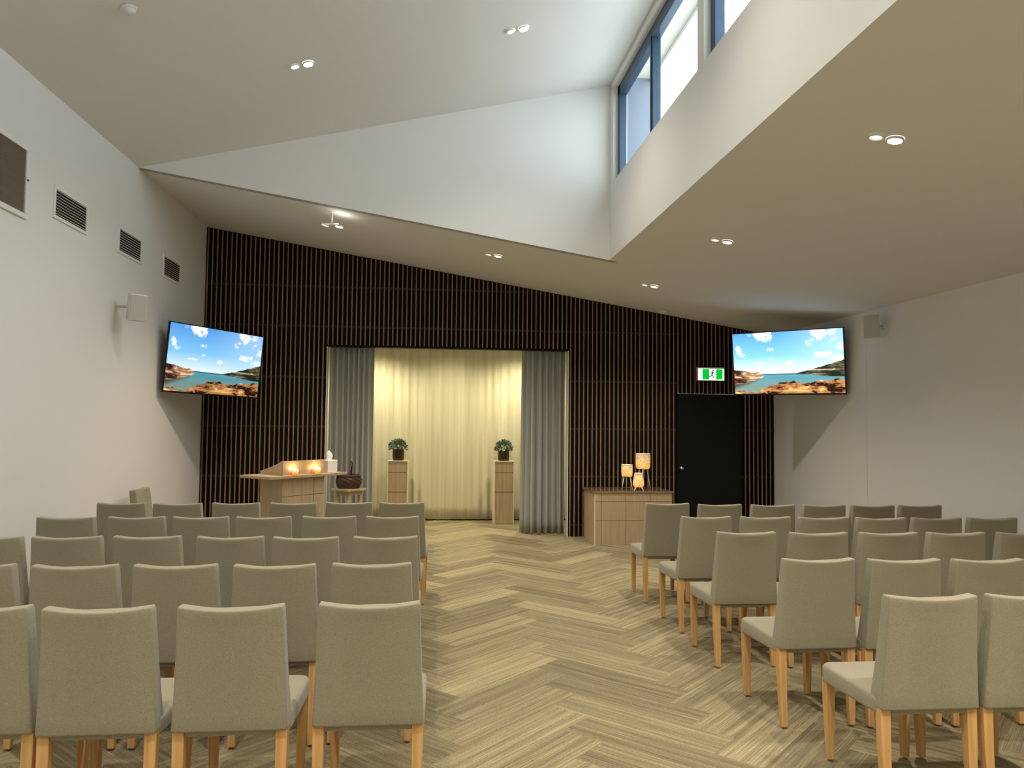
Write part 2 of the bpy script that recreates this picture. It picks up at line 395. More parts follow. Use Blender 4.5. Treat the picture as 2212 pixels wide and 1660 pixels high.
# ------------------------------------------------------------------ chairs
def rrect(hw, hd, r, n=5):
    pts = []
    for cx, cy_, a0 in ((hw - r, hd - r, 0), (-hw + r, hd - r, PI / 2), (-hw + r, -hd + r, PI), (hw - r, -hd + r, 1.5 * PI)):
        for i in range(n + 1):
            a = a0 + PI / 2 * i / n; pts.append((cx + r * math.cos(a), cy_ + r * math.sin(a)))
    return pts
def dense(pts, maxd):
    out = []
    for i in range(len(pts)):
        a = Vector(pts[i]); b = Vector(pts[(i + 1) % len(pts)]); out.append(tuple(a)); k = int((b - a).length / maxd)
        for j in range(1, k + 1): out.append(tuple(a.lerp(b, j / (k + 1))))
    return out
def make_chair():
    t = thing('upholstered_chair', '', 'chair')
    base = dense(rrect(.5, .5, .12, 4), .09)
    b = MB(); b.smooth = True; rings = []
    lv = [(.428, .94), (.430, .975), (.436, 1.0), (.50, 1), (.58, 1), (.66, 1), (.74, 1), (.82, 1), (.875, 1), (.902, 1), (.914, .975), (.920, .93), (.921, .80)]
    for z, ins in lv:
        tt = max(0, (z - .43) / .49)
        hw = .2235 - .0225 * tt - .002 * math.sin(PI * tt)
        yr = -.012 - .032 * tt ** 1.6; yf = .105 - .085 * tt ** 0.8
        yc = (yr + yf) / 2; hd = (yf - yr) / 2
        ring = []
        for px_, py_ in base:
            # keep the corner radius sensible on the thin side
            X = px_ * 2 * hw; Y = py_ * 2 * hd
            X = math.copysign(hw - (hw - abs(X)) * (hd / hw if abs(abs(px_) - .5) < .13 and abs(abs(py_) - .5) < .13 else 1), X)
            X *= 1 - (1 - ins) * .25; Y *= ins
            cur = -.030 * tt * (1 - (X / hw) ** 2)
            zz = z - (.012 * (1 - (X / hw) ** 2) if z > .89 else 0)
            ring.append((X, yc + Y + cur, zz))
        rings.append(ring)
    b.loft(rings); b.build('backrest', M['fabric'], t)
    # seat pad
    b = MB(); b.smooth = True; rings = []
    pl = dense(rrect(.225, .265, .045, 5), .05)
    for z, s in ((.392, .97), (.396, .99), (.405, 1), (.435, 1.0), (.455, 1.0), (.466, .985), (.473, .955), (.478, .88), (.482, .6), (.484, .2)):
        rings.append([(x * (s if s > .9 else s), .275 + y * s, z + (.020 * (.5 - (.275 + y) / .54) if z < .45 else .006 * (.5 - (.275 + y) / .54))) for x, y in pl])
    b.loft(rings); b.build('seat', M['fabric'], t)
    def leg(x, y, dx, dy, zt, w0=.023, w1=.016):
        m = MB(); r = []
        for z, k in ((zt, 1), (.25, .8), (.012, 0)):
            ww = w1 + (w0 - w1) * k; cx = x + dx * (1 - k); cy_ = y + dy * (1 - k)
            r.append([(cx - ww, cy_ - ww, z), (cx + ww, cy_ - ww, z), (cx + ww, cy_ + ww, z), (cx - ww, cy_ + ww, z)])
        m.loft(r); m.build('leg', M['oak'], t, .003, 2)
        cx, cy_ = x + dx, y + dy
        return m
    leg(-.198, .028, .004, -.020, .436); leg(.198, .028, -.004, -.020, .436)
    leg(-.196, .505, .004, -.006, .398); leg(.196, .505, -.004, -.006, .398)
    # sole pads
    for sx, y in ((-.194, .008), (.194, .008), (-.192, .499), (.192, .499)):
        pass
    return t
chair0 = make_chair(); used = [False]
def place_chair(x, y, rz, label, group):
    if not used[0]: used[0] = True; r = chair0
    else:
        r = chair0.copy(); COL.objects.link(r)
        for ch in list(chair0.children):
            c = ch.copy(); COL.objects.link(c); c.parent = r
    r.location = (x, y, 0); r.rotation_euler = (0, 0, rz); r['label'] = label; r['group'] = group
    return r
ROWS_L = [('nearest row', [(-1.738, 3.185), (-1.270, 3.15), (-.770, 3.148), (-.235, 3.162)]),
          ('second nearest row', [(-2.257, 4.09), (-1.753, 4.056), (-1.267, 4.044), (-.777, 4.02), (-.292, 4.034)]),
          ('middle row', [(-2.690, 5.03), (-2.225, 5.03), (-1.752, 5.032), (-1.239, 4.994), (-.772, 4.957), (-.278, 4.96)]),
          ('second farthest row', [(-2.670, 6.01), (-2.178, 6.025), (-1.713, 6.014), (-1.25, 6.004), (-.766, 6.02), (-.286, 6.01)]),
          ('front row by the lectern', [(-2.66, 7.012), (-2.18, 6.97), (-1.697, 7.004), (-1.204, 7.0), (-.7205, 7.035), (-.2525, 7.031)])]
ROWS_R = [('nearest row', [(2.166, 3.15), (2.634, 3.14)]),
          ('second nearest row', [(2.128, 4.05), (2.607, 4.015), (3.085, 3.992)]),
          ('middle row', [(2.153, 5.08), (2.65, 5.042), (3.147, 5.025), (3.632, 5.008), (4.137, 4.99)]),
          ('second farthest row', [(2.185, 5.94), (2.666, 5.915), (3.126, 5.874), (3.59, 5.834), (4.056, 5.823), (4.53, 5.812)]),
          ('front row by the black door', [(2.182, 6.94), (2.648, 6.845), (3.134, 6.80), (3.621, 6.795), (4.072, 6.75), (4.535, 6.745)])]
ORD = ['aisle end seat', 'second seat from the aisle', 'third seat from the aisle', 'fourth seat from the aisle', 'fifth seat from the aisle', 'sixth seat from the aisle']
rc = random.Random(11)
for side, rows in (('left', ROWS_L), ('right', ROWS_R)):
    for nm, seats in rows:
        ss = sorted(seats, key=lambda p: -p[0] if side == 'left' else p[0])
        for i, (x, y) in enumerate(ss):
            rz = math.radians(rc.uniform(-1.2, 1.2)) - 0.012
            place_chair(x, y + .035, rz, 'grey upholstered chair, %s block, %s, %s' % (side, nm, ORD[i]), 'grey upholstered chairs, %s block' % side)
place_chair(-3.00, 8.42, -PI / 2, 'lone grey chair set sideways with its back to the left wall', 'grey upholstered chairs, left block')

# ------------------------------------------------------------------ lectern
LA = math.radians(50.14)
LM = Vector((-1.652, 8.204, 0))
def lec(uu, vv, z=0): return (LM.x + math.cos(LA) * uu - math.sin(LA) * vv, LM.y + math.sin(LA) * uu + math.cos(LA) * vv, z)
lt = thing('lectern', 'pale oak lectern with a wide top and sloped reading box, angled to the aisle', 'lectern', lec(0, 0), LA)
u0, u1, v0, v1 = .215, .80, .06, .43
boxo('body', M['veneer'], lt, u0, u1, v0, v1, 0, 1.03, .002)
b = MB(); b.box(u0 - .001, u1 + .001, v0 - .0015, v0 + .002, .834, .838); b.box(u0 - .001, u1 + .001, v0 - .0015, v0 + .002, .50, .504)
b.box(u1 - .155, u1 - .151, v0 - .0015, v0 + .002, 0, 1.03); b.build('panel_joint', M['seam'], lt)
MB().box(0, 1.088, 0, .484, 1.03, 1.06).build('top_board', M['veneer'], lt, .003)
# reading box with concave sloping sides
n = 12; prof = []
for i in range(n + 1):
    t = i / n; prof.append((v0 + (v1 - v0) * t, 1.06 + .155 - .115 * (1.25 * t - .25 * math.sin(PI * t * .9) if t > .0 else 0) * 1.0))
prof = [(v0, 1.215), (v0 + .03, 1.213)] + [(v0 + .03 + (v1 - v0 - .04) * (i / n), 1.213 - .115 * (i / n) ** .78) for i in range(1, n + 1)] + [(v1, 1.098)]
b = MB(); side = [(p[0], p[1]) for p in prof]
for xa, xb in ((u0, u0 + .018), (u1 - .018, u1)):
    b = MB(); poly = [(xa, v0, 1.06)] + [(xa, p[0], p[1]) for p in side] + [(xa, v1, 1.06)]
    q = prism_poly(poly, (xb - xa, 0, 0)); q.build('side_cheek', M['veneer'], lt)
boxo('front_panel', M['veneer'], lt, u0 + .018, u1 - .018, v0, v0 + .018, 1.06, 1.2125)
b = MB(); b.hexa([(u0 + .018, v0 + .018, 1.17), (u1 - .018, v0 + .018, 1.17), (u1 - .018, v1, 1.075), (u0 + .018, v1, 1.075),
                  (u0 + .018, v0 + .018, 1.185), (u1 - .018, v0 + .018, 1.185), (u1 - .018, v1, 1.09), (u0 + .018, v1, 1.09)])
b.build('reading_shelf', M['veneer'], lt)

def point(parent, loc, e, col, r=.01):
    d = bpy.data.lights.new('light', 'POINT'); d.energy = e; d.color = col; d.shadow_soft_size = r
    o = bpy.data.objects.new('light', d); COL.objects.link(o); o.location = loc; o.parent = parent; return o
def candle(p, rz, label):
    t = thing('candle_holder', label, 'candle holder', p, rz, 'glowing candle holders on the lectern'); t.scale = (.76, .76, .85)
    b = MB(); b.smooth = True
    b.lathe([(.016, 0), (.03, .0), (.04, .012), (.045, .03), (.042, .05), (.034, .062)], 24, False)
    for ring, (k, rr, zt, ti) in enumerate(((7, .030, .060, .5), (6, .022, .074, .25))):
        for i in range(k):
            a = 2 * PI * i / k + ring * .4; pts = []
            for j in range(6):
                s = j / 5; wv = .020 * math.sin(PI * (s * .85 + .12)); rad = .012 + rr * math.sin(s * PI * .55) * (1 + .25 * ti); z = .006 + zt * s
                ca, sa = math.cos(a), math.sin(a)
                pts.append([(rad * ca - wv * sa * -1, rad * sa + wv * ca * -1, z), (rad * 1.06 * ca, rad * 1.06 * sa, z + .002), (rad * ca - wv * sa, rad * sa + wv * ca, z)])
            b.loft(pts, False, False)
    b.build('petal_cup', M['petal'], t)
    f = MB(); f.smooth = True; f.lathe([(.0, .030), (.005, .034), (.007, .042), (.004, .052), (.0, .060)], 10, False); f.build('flame', M['bulb'], t)
    point(t, (0, 0, .07), .9, (1, .58, .24), .012)
candle(lec(.345, .016, 1.061), 0, 'small glowing petal candle holder nearer the left corner of the lectern')
candle(lec(.655, .016, 1.061), .6, 'small glowing petal candle holder nearer the white tissue box')

tb = thing('tissue_box', 'white tissue box with a pulled tissue on the lectern', 'tissue box', lec(.93, .13, 1.061), LA + math.radians(-4))
boxo('carton', M['carton'], tb, -.066, .066, -.066, .066, 0, .140, .004)
b = MB(); b.smooth = True; rings = []
for k, (z, wx, wy) in enumerate(((.138, .022, .012), (.160, .036, .018), (.190, .040, .016), (.215, .032, .012), (.235, .018, .008), (.246, .004, .003))):
    rings.append([((wx + .004 * math.sin(j * 1.9 + k)) * math.cos(2 * PI * j / 14) + .006 * math.sin(k), (wy + .004 * math.cos(j * 2.3)) * math.sin(2 * PI * j / 14), z) for j in range(14)])
b.loft(rings); b.build('tissue', M['tissue'], tb)

# ------------------------------------------------------------------ stool with basket
sr = math.radians(50)
st = thing('pedestal_stool', 'small square oak stool under the woven basket', 'stool', (-1.09, 10.56, 0), sr)
MB().box(-.165, .165, -.165, .165, .715, .745).build('top', M['veneer'], st, .003)
MB().box(-.125, .125, -.125, .125, .655, .715).build('apron', M['veneer'], st, .002)
for sx in (-1, 1):
    for sy in (-1, 1):
        MB().box(sx * .105 - .022, sx * .105 + .022, sy * .105 - .022, sy * .105 + .022, 0, .655).build('leg', M['veneer'], st, .002)
MB().box(-.083, .083, -.015, .015, .18, .215).box(-.015, .015, -.083, .083, .18, .215).build('stretcher', M['veneer'], st)

bk = thing('basket', 'dark brown woven basket with an arched handle on the stool', 'basket', (-1.09, 10.56, .745), 0)
b = MB(); b.smooth = True; N_ = 72; rings = []
K = 22
for k in range(K + 1):
    t = k / K; z = .005 + .165 * t
    r0 = .125 + .045 * math.sin(PI * (t * .75 + .08)); ring = []
    for j in range(N_):
        a = 2 * PI * j / N_; wv = .006 * math.sin(j * PI / 3 + (k % 2) * PI) + .004 * math.sin(a * 9 + k * .9)
        ring.append(((r0 + wv) * math.cos(a), (r0 + wv) * .8 * math.sin(a), z))
    rings.append(ring)
rings = [[(x * .9, y * .9, .002) for x, y, z in rings[0]]] + rings + [[(x * .9, y * .9, z - .002) for x, y, z in rings[-1]]] + [[(x * .82, y * .82, .03) for x, y, z in rings[0]]]
b.loft(rings)
b.build('bowl', M['wicker'], bk)
b = MB(); b.smooth = True
for k in range(3):
    b.tube([(.155 * math.cos(a) * 1.02, .124 * math.sin(a) * 1.02, .168 + .006 * math.sin(a * 18 + k * 2.1)) for a in np.linspace(0, 2 * PI, 97)], .008, 6, False)
b.build('rim', M['wicker'], bk)
b = MB(); b.smooth = True
for k in range(3):
    b.tube([(.012 + .018 * math.sin(a) + .006 * math.cos(a * 10 + k * 2.1), -.118 * math.cos(a) + .0, .150 + .205 * math.sin(a) + .005 * math.sin(a * 10 + k * 2.1)) for a in np.linspace(0, PI, 40)], .009, 6)
b.build('handle', M['wicker'], bk)

# ------------------------------------------------------------------ sideboard cabinet and lamps
cb = thing('sideboard', 'low oak veneer cabinet with a polished top against the slat wall', 'cabinet', (2.225, 10.343, 0))
boxo('carcass', M['veneer'], cb, 0, 1.085, .013, .735, 0, .700, .002)
for xa, xb in ((0, .093), (.098, .432), (.437, .771), (.776, 1.085)):
    for za, zb in ((.0, .321), (.327, .579), (.585, .700)):
        boxo('front_panel', M['veneer'], cb, xa, xb, 0, .012, za, zb, .0008)
boxo('edge_strip', M['veneer_edge'], cb, -.002, .010, -.0015, .0, 0, .700)
boxo('top', M['veneer_top'], cb, -.03, 1.115, -.012, .745, .700, .722, .003)
def lamp(p, s, tall, kind, rz, label, e):
    t = thing('table_lamp', label, 'lamp', p, rz, 'white mosaic tripod lamps')
    b = MB(); b.smooth = True
    if kind == 'drum': pr = [(.0, tall), (s * .80, tall), (s * .93, tall + .012), (s * .98, tall + .03), (s, tall + s * .9), (s, tall + s * 2.15)]
    else: pr = [(.0, tall), (s * .75, tall), (s, tall + .03), (s * .98, tall + s * .9), (s * .70, tall + s * 2.5)]
    b.lathe(pr, 36, False); b.build('shade', M['shade'], t, solid=.003)
    z2 = pr[-1][1]; r2 = pr[-1][0]
    q = MB(); q.smooth = True; q.tube([(r2 * math.cos(a), r2 * math.sin(a), z2) for a in np.linspace(0, 2 * PI, 41)], .0028, 6, False); q.build('shade_rim', M['white_metal'], t)
    for k in range(3 if kind == 'drum' else 4):
        nleg = 3 if kind == 'drum' else 4
        a = 2 * PI * k / nleg; o = 1.0 if kind == 'drum' else 1.05
        l = MB(); l.smooth = True
        l.tube([(s * .62 * math.cos(a), s * .62 * math.sin(a), tall + .004), (s * o * 1.12 * math.cos(a), s * o * 1.12 * math.sin(a), .004)], .0062, 8); l.build('leg', M['white_metal'], t)
    g = MB(); g.smooth = True; g.lathe([(.0, tall + .03), (.010, tall + .035), (.014, tall + .05), (.009, tall + .068), (.0, tall + .072)], 12, False); g.build('bulb', M['bulb'], t)
    point(t, (0, 0, tall + .09), e, (1, .80, .50), .012)
ZT = .7225
lamp((2.745, 10.62, ZT), .077, .185, 'drum', math.radians(200), 'middle sized mosaic tripod lamp at the left of the lamp trio', 1.2)
lamp((2.988, 10.66, ZT), .100, .290, 'drum', math.radians(250), 'tallest mosaic tripod lamp with the widest drum shade', 1.6)
lamp((2.870, 10.47, ZT), .076, .052, 'egg', math.radians(35), 'shortest mosaic lamp with a tapered shade on four stubby legs', 1.0)

# ------------------------------------------------------------------ alcove pedestals and plants
def leaf_mesh(rng, R, n):
    b = MB(); b.smooth = False
    for i in range(n):
        th = rng.uniform(0, 2 * PI); el = rng.uniform(-.35, 1.5); rr = R * (0.35 + .65 * rng.random() ** .5)
        c = Vector((rr * math.cos(el) * math.cos(th), rr * math.cos(el) * math.sin(th), rr * .78 * math.sin(el) + .02))
        d = Vector((math.cos(th) * math.cos(el), math.sin(th) * math.cos(el), math.sin(el) + rng.uniform(-.7, .3))).normalized()
        s = d.orthogonal().normalized(); s.rotate(Matrix.Rotation(rng.uniform(0, 2 * PI), 3, d)); nn = d.cross(s)
        L_ = rng.uniform(.032, .055); w_ = L_ * rng.uniform(.30, .46)
        P = [c, c + d * L_ * .35 + s * w_ + nn * .004, c + d * L_ * .75 + s * w_ * .7, c + d * L_ - nn * .006, c + d * L_ * .75 - s * w_ * .7, c + d * L_ * .35 - s * w_ + nn * .004, c + d * L_ * .5 - nn * .006]
        b.add(P, [(0, 1, 6), (1, 2, 6), (2, 3, 6), (3, 4, 6), (4, 5, 6), (5, 0, 6)])
    return b
def pedestal(x, y, label, plabel, seed):
    t = thing('plinth', label, 'plinth', (x, y, 0), 0, 'oak plinths in the alcove')
    boxo('core', M['seam'], t, -.150, .150, -.148, .15, 0, 1.005, .001)
    for z0, z1 in ((.004, .512), (.520, .825), (.833, 1.0)):
        boxo('front_panel', M['veneer'], t, -.146, .146, -.154, -.148, z0, z1, .0008)
    for s in (-1, 1): boxo('edge_strip', M['veneer_edge'], t, s * .156 - .0075, s * .156 + .0075, -.158, .15, 0, 1.005)
    boxo('cap', M['veneer_edge'], t, -.1635, .1635, -.16, .155, 1.005, 1.017)
    rng = random.Random(seed)
    p = thing('potted_plant', plabel, 'plant', (x, y, 1.0175), rng.random() * 3, 'potted plants on the plinths')
    b = MB(); b.smooth = True; rings = []
    for r, z in ((.080, 0), (.088, .006), (.093, .03), (.095, .09), (.093, .15), (.091, .180), (.084, .180), (.082, .15)):
        rings.append([((r + .0022 * math.sin(j * 1.3 + z * 90) * math.cos(z * 140 + j)) * math.cos(2 * PI * j / 40), (r + .0022 * math.sin(j * 1.3 + z * 90)) * math.sin(2 * PI * j / 40), z) for j in range(40)])
    b.loft(rings); b.build('pot', M['pot'], p)
    q = MB(); q.lathe([(.0, .16), (.082, .16)], 24, False); q.build('soil', M['soil'], p)
    s_ = MB(); s_.smooth = True
    for k in range(16):
        a = rng.uniform(0, 2 * PI); l = rng.uniform(.05, .11)
        s_.tube([(.02 * math.cos(a), .02 * math.sin(a), .155), (.05 * math.cos(a), .05 * math.sin(a), .20), (l * math.cos(a), l * math.sin(a), .22 + rng.uniform(0, .09))], .0022, 5)
    s_.build('stem', M['stem'], p)
    f = leaf_mesh(rng, .135, 330); o = f.build('foliage', M['leaf'], p); o.location = (0, 0, .192)
pedestal(-.525, 12.66, 'pale oak plinth on the left side of the alcove', 'small grey green plant in a bronze pot on the left plinth', 4)
pedestal(1.193, 12.66, 'pale oak plinth on the right side of the alcove', 'small grey green plant in a bronze pot on the right plinth', 8)

# ------------------------------------------------------------------ televisions
def fbm(x, y, seed, octs=5):
    rng = np.random.RandomState(seed); G = rng.rand(64, 64); out = np.zeros_like(x); amp = .5; tot = 0
    for o in range(octs):
        xi = np.floor(x).astype(int); yi = np.floor(y).astype(int); fx = x - xi; fy = y - yi
        fx = fx * fx * (3 - 2 * fx); fy = fy * fy * (3 - 2 * fy)
        a = G[xi % 64, yi % 64]; b_ = G[(xi + 1) % 64, yi % 64]; c = G[xi % 64, (yi + 1) % 64]; d = G[(xi + 1) % 64, (yi + 1) % 64]
        out += amp * ((a * (1 - fx) + b_ * fx) * (1 - fy) + (c * (1 - fx) + d * fx) * fy); tot += amp
        amp *= .55; x = x * 2.03 + 7.1; y = y * 2.03 + 3.7
    return out / tot
def smooth(a, b_, x): t = np.clip((x - a) / (b_ - a), 0, 1); return t * t * (3 - 2 * t)
def lin(c): c = np.asarray(c, float) / 255; return np.where(c < .04045, c / 12.92, ((c + .055) / 1.055) ** 2.4)
def picture(nx, ny):
    u, v = np.meshgrid(np.linspace(0, 1, nx), np.linspace(0, 1, ny))   # v down
    img = np.zeros((ny, nx, 3))
    def mixin(mask, col):
        nonlocal img
        mask = mask[..., None]; img = img * (1 - mask) + np.asarray(col) * mask
    top = lin((78, 150, 222)); mid = lin((125, 192, 238)); hor = lin((218, 236, 246))
    t = np.clip(v / .66, 0, 1)[..., None]
    img = np.where(t < .6, top * (1 - t / .6) + mid * (t / .6), mid * (1 - (t - .6) / .4) + hor * ((t - .6) / .4))
    rightw = smooth(.35, 1.0, u)[..., None] * .45; img = img * (1 - rightw) + lin((190, 225, 248)) * rightw
    n1 = fbm(u * 9 + 3, v * 7 + 1, 5); n2 = fbm(u * 20, v * 16, 6)
    def blob(cx, cy_, rx, ry, k=1.0):
        d = ((u - cx) / rx) ** 2 + ((v - cy_) / ry) ** 2
        return smooth(.30, .78, (1 - d) * .42 + (n1 - .5) * 1.3 + (n2 - .5) * .9 + .22) * k * smooth(3.4, 1.6, d)
    cl = np.zeros_like(u)
    for c in ((.27, .06, .07, .10, 1), (.34, .05, .05, .10, 1), (.15, .06, .04, .06, .8), (.08, .30, .05, .08, 1), (.05, .24, .03, .05, .7), (.80, .12, .11, .13, .9), (.93, .14, .10, .18, .85),
              (.72, .18, .06, .10, .9), (.83, .38, .10, .08, .9), (.93, .45, .08, .07, .8), (.34, .28, .03, .035, .8), (.38, .29, .02, .05, .6), (.36, .42, .03, .04, .8), (.53, .5, .035, .03, .7), (.25, .5, .05, .02, .5)):
        cl = np.maximum(cl, blob(*c))
    mixin(np.clip(cl, 0, 1), lin((245, 248, 252)))
    # water
    hz = .655 + .02 * np.sin(u * PI)
    water = smooth(0, .006, v - hz)
    wc = lin((70, 145, 165)) * (1 - smooth(.66, .95, v)[..., None]) + lin((120, 140, 125)) * smooth(.66, .95, v)[..., None]
    wc = wc * (1 + .35 * (fbm(u * 6, v * 60, 9) - .5)[..., None])
    mixin(water, wc)
    # far shore
    mixin(water * (1 - smooth(.012, .02, v - hz)) , lin((70, 70, 50)))
    sand = smooth(.0, .02, (.70 - .12 * u) - v) * smooth(0, .02, v - (hz - .012 + .03 * u)) * (u > .22) * (u < .50)
    mixin(np.clip(sand, 0, 1), lin((215, 180, 95)))
    def rock(mask, sx, sy, seed, dark, light, warm):
        r = fbm(u * sx + fbm(u * 7, v * 7, seed + 1) * 1.5, v * sy, seed, 6)
        c = dark + (light - dark) * smooth(.40, .60, r + .25 * (fbm(u * sx * 4, v * sy * 4, seed + 5, 4) - .5))[..., None]
        k = smooth(.62, .74, r)[..., None]; c = c * (1 - k) + warm * k
        mixin(mask, c)
    # left headland
    topl = .60 + .22 * u + .035 * (fbm(u * 26, u * 0, 31) - .5) * 2; botl = .84 - .22 * (u / .3) ** 2 * .55
    mixin(smooth(-.01, .02, v - botl + .01) * smooth(.05, -.03, v - (.90 - .55 * u)) * smooth(.27, .18, u) * .85, lin((55, 38, 26)))
    rock(smooth(0, .008, v - topl) * smooth(0, .012, botl - v) * smooth(.30, .26, u), 12, 26, 41, lin((45, 25, 14)), lin((160, 115, 85)), lin((225, 190, 150)))
    # right hill
    topr = .68 - .20 * np.clip((u - .55) / .45, 0, 1) ** 1.2 + .012 * (fbm(u * 50, u * 0, 33) - .5) * 2
    botr = .70 + .045 * smooth(.6, .95, u)
    rock(smooth(0, .006, v - topr) * smooth(0, .008, botr - v) * smooth(.55, .62, u), 8, 30, 51, lin((28, 32, 22)), lin((105, 95, 70)), lin((225, 215, 190)))
    # foreground rocks
    topf = .965 - .15 * smooth(.14, .50, u) - .03 * smooth(.7, 1, u) + .06 * (fbm(u * 16, u * 0, 35) - .5) * 2
    rock(smooth(0, .01, v - topf), 9, 15, 61, lin((35, 18, 12)), lin((185, 125, 75)), lin((240, 195, 130)))
    shelf = smooth(0, .01, v - (1.0 - .07 * np.clip(np.sin((u - .40) / .36 * PI), 0, 1) + .02 * (fbm(u * 9, u * 0, 77) - .5))) * (u > .40) * (u < .76)
    rock(np.clip(shelf, 0, 1), 3, 30, 71, lin((170, 115, 60)), lin((215, 165, 95)), lin((245, 205, 140)))
    return np.clip(img, 0, 1)
NX, NY = 400, 225
PIC = picture(NX, NY)
def make_tv(centre, yaw, tilt, roll, label, strength):
    Wd, Hd = 1.45, 1.45 * .575
    R = Matrix.Rotation(yaw, 3, 'Z') @ Matrix.Rotation(tilt, 3, 'X') @ Matrix.Rotation(roll, 3, 'Y')
    t = thing('television', label, 'television', group='wall mounted televisions')
    t.matrix_world = Matrix.Translation(centre) @ R.to_4x4()
    b = MB(); hw, hh = Wd / 2, Hd / 2; bz = .012
    b.box(-hw, hw, 0, .012, -hh, -hh + .02).box(-hw, hw, 0, .012, hh - bz, hh).box(-hw, -hw + bz, 0, .012, -hh, hh).box(hw - bz, hw, 0, .012, -hh, hh)
    b.build('bezel', M['tv_black'], t)
    c = MB(); c.box(-hw, hw, .012, .030, -hh, hh); c.box(-hw * .72, hw * .72, .030, .058, -hh * .75, hh * .45); c.build('casing', M['tv_black'], t, .004)
    x0, x1, z0, z1 = -hw + bz, hw - bz, -hh + .02, hh - bz
    xs = np.linspace(x0, x1, NX); zs = np.linspace(z1, z0, NY)
    vs = [(x, .006, z) for z in zs for x in xs]
    fs = [(j * NX + i, (j + 1) * NX + i, (j + 1) * NX + i + 1, j * NX + i + 1) for j in range(NY - 1) for i in range(NX - 1)]
    me = bpy.data.meshes.new('screen'); me.from_pydata(vs, [], fs)
    ca = me.color_attributes.new('picture', 'FLOAT_COLOR', 'POINT')
    ca.data.foreach_set('color', np.concatenate([PIC.reshape(-1, 3), np.ones((NX * NY, 1))], 1).astype(np.float32).ravel())
    me.materials.append(vcol_emis('screen_picture', strength))
    o = bpy.data.objects.new('screen', me); COL.objects.link(o); o.parent = t
    # articulated bracket to the wall
    Ri = R.inverted()
    def loc(p): return Ri @ (Vector(p) - Vector(centre))
    back = Vector((0, .058, 0)); wx = XL if centre[0] < 0 else XR
    wy = centre[1] + (.02 if centre[0] < 0 else .0)
    wp = loc((wx + (.02 if wx < 0 else -.02), wy + .15, centre[2])); mid = (back + wp) / 2 + Vector((.10 if wx < 0 else -.10, 0, 0))
    m = MB(); m.box(-.2, .2, .056, .068, -.15, .15); m.tube([back, mid], .02, 8); m.tube([mid, wp], .02, 8)
    m.build('bracket', M['tv_black'], t)
    wpl = MB(); wpl.box(-.006, .012, -.10, .10, -.16, .16, Matrix.Translation(wp) @ Ri.to_4x4() @ Matrix.Translation((-.008 if wx < 0 else .002, 0, 0)))
    wpl.build('wall_plate', M['tv_black'], t)
make_tv((-2.673, 9.894, 2.362), .967, .086, .026, 'wall television on the left wall showing a rocky inlet, strongly angled', 0.95)
make_tv((4.541, 9.460, 2.454), -.802, .131, .008, 'wall television on the right wall above the black door side, showing a rocky inlet', 1.35)

# ------------------------------------------------------------------ loudspeakers
def speaker(x, y, z, wallx, rz, tilt, label):
    t = thing('loudspeaker', label, 'loudspeaker', (x, y, z), 0, 'white wall loudspeakers')
    A = Matrix.Rotation(rz, 4, 'Z') @ Matrix.Rotation(tilt, 4, 'X')
    b = MB(); b.hexa([(-.085, -.07, -.135), (.085, -.07, -.135), (.065, .08, -.135), (-.065, .08, -.135), (-.085, -.07, .135), (.085, -.07, .135), (.065, .08, .135), (-.065, .08, .135)], A)
    b.build('cabinet', M['plastic'], t, .012, 3)
    MB().box(-.077, .077, -.078, -.069, -.126, .126, A).build('grille', M['speaker_cloth'], t, .003)
    s = 1 if wallx > x else -1
    p = A @ Vector((0, .08, 0)); wl = Vector((wallx - x - s * .006, p.y, p.z))
    m = MB(); m.smooth = True; m.tube([p - Vector((0, .02, 0)), p + Vector((s * .01, .01, 0)), wl], .014, 10); m.build('bracket', M['plastic'], t)
    MB().box(min(wl.x, wl.x + s * .006), max(wl.x, wl.x + s * .006), wl.y - .035, wl.y + .035, wl.z - .05, wl.z + .05).build('wall_plate', M['plastic'], t)
speaker(-2.965, 8.02, 2.765, XL, math.radians(38), math.radians(10), 'white loudspeaker on the left wall below the vents')
speaker(4.965, 8.23, 2.785, XR, math.radians(-32), math.radians(8), 'white loudspeaker high on the right wall beside the television')

# ------------------------------------------------------------------ wall vents
def vent(y0, y1, z0, z1, label, nsl):
    t = thing('air_vent', label, 'vent', (XL, (y0 + y1) / 2, z0), 0, 'white louvred vents on the left wall')
    h = (y1 - y0) / 2; H = z1 - z0; f = .028
    b = MB(); b.box(0, .014, -h, h, 0, f).box(0, .014, -h, h, H - f, H).box(0, .014, -h, -h + f, f, H - f).box(0, .014, h - f, h, f, H - f)
    b.build('frame', M['white_metal'], t, .002)
    boxo('backing', M['grille_dark'], t, .0005, .002, -h + f, h - f, f, H - f)
    for k in range(nsl):
        z = f + (H - 2 * f) * (k + .5) / nsl
        s = MB(); s.hexa([(.002, -h + f, z + .006), (.012, -h + f, z - .002), (.012, h - f, z - .002), (.002, h - f, z + .006), (.002, -h + f, z + .0085), (.0125, -h + f, z + .001), (.0125, h - f, z + .001), (.002, h - f, z + .0085)])
        s.build('slat', M['white_metal'], t)
vent(6.745, 7.385, 3.335, 3.615, 'louvred wall vent nearest the big square grille', 9)
vent(8.085, 8.725, 3.335, 3.615, 'louvred wall vent in the middle of the three', 9)
vent(9.400, 10.03, 3.335, 3.615, 'louvred wall vent nearest the dark slat wall', 9)
gt = thing('return_air_grille', 'large square return air grille at the left edge of the photo', 'vent', (XL, 5.80, 3.20))
b = MB(); b.box(0, .02, -.52, .52, 0, .04).box(0, .02, -.52, .52, .535, .575).box(0, .02, -.52, -.48, .04, .535).box(0, .02, .48, .52, .04, .535)
b.build('frame', M['white_metal'], gt, .003)
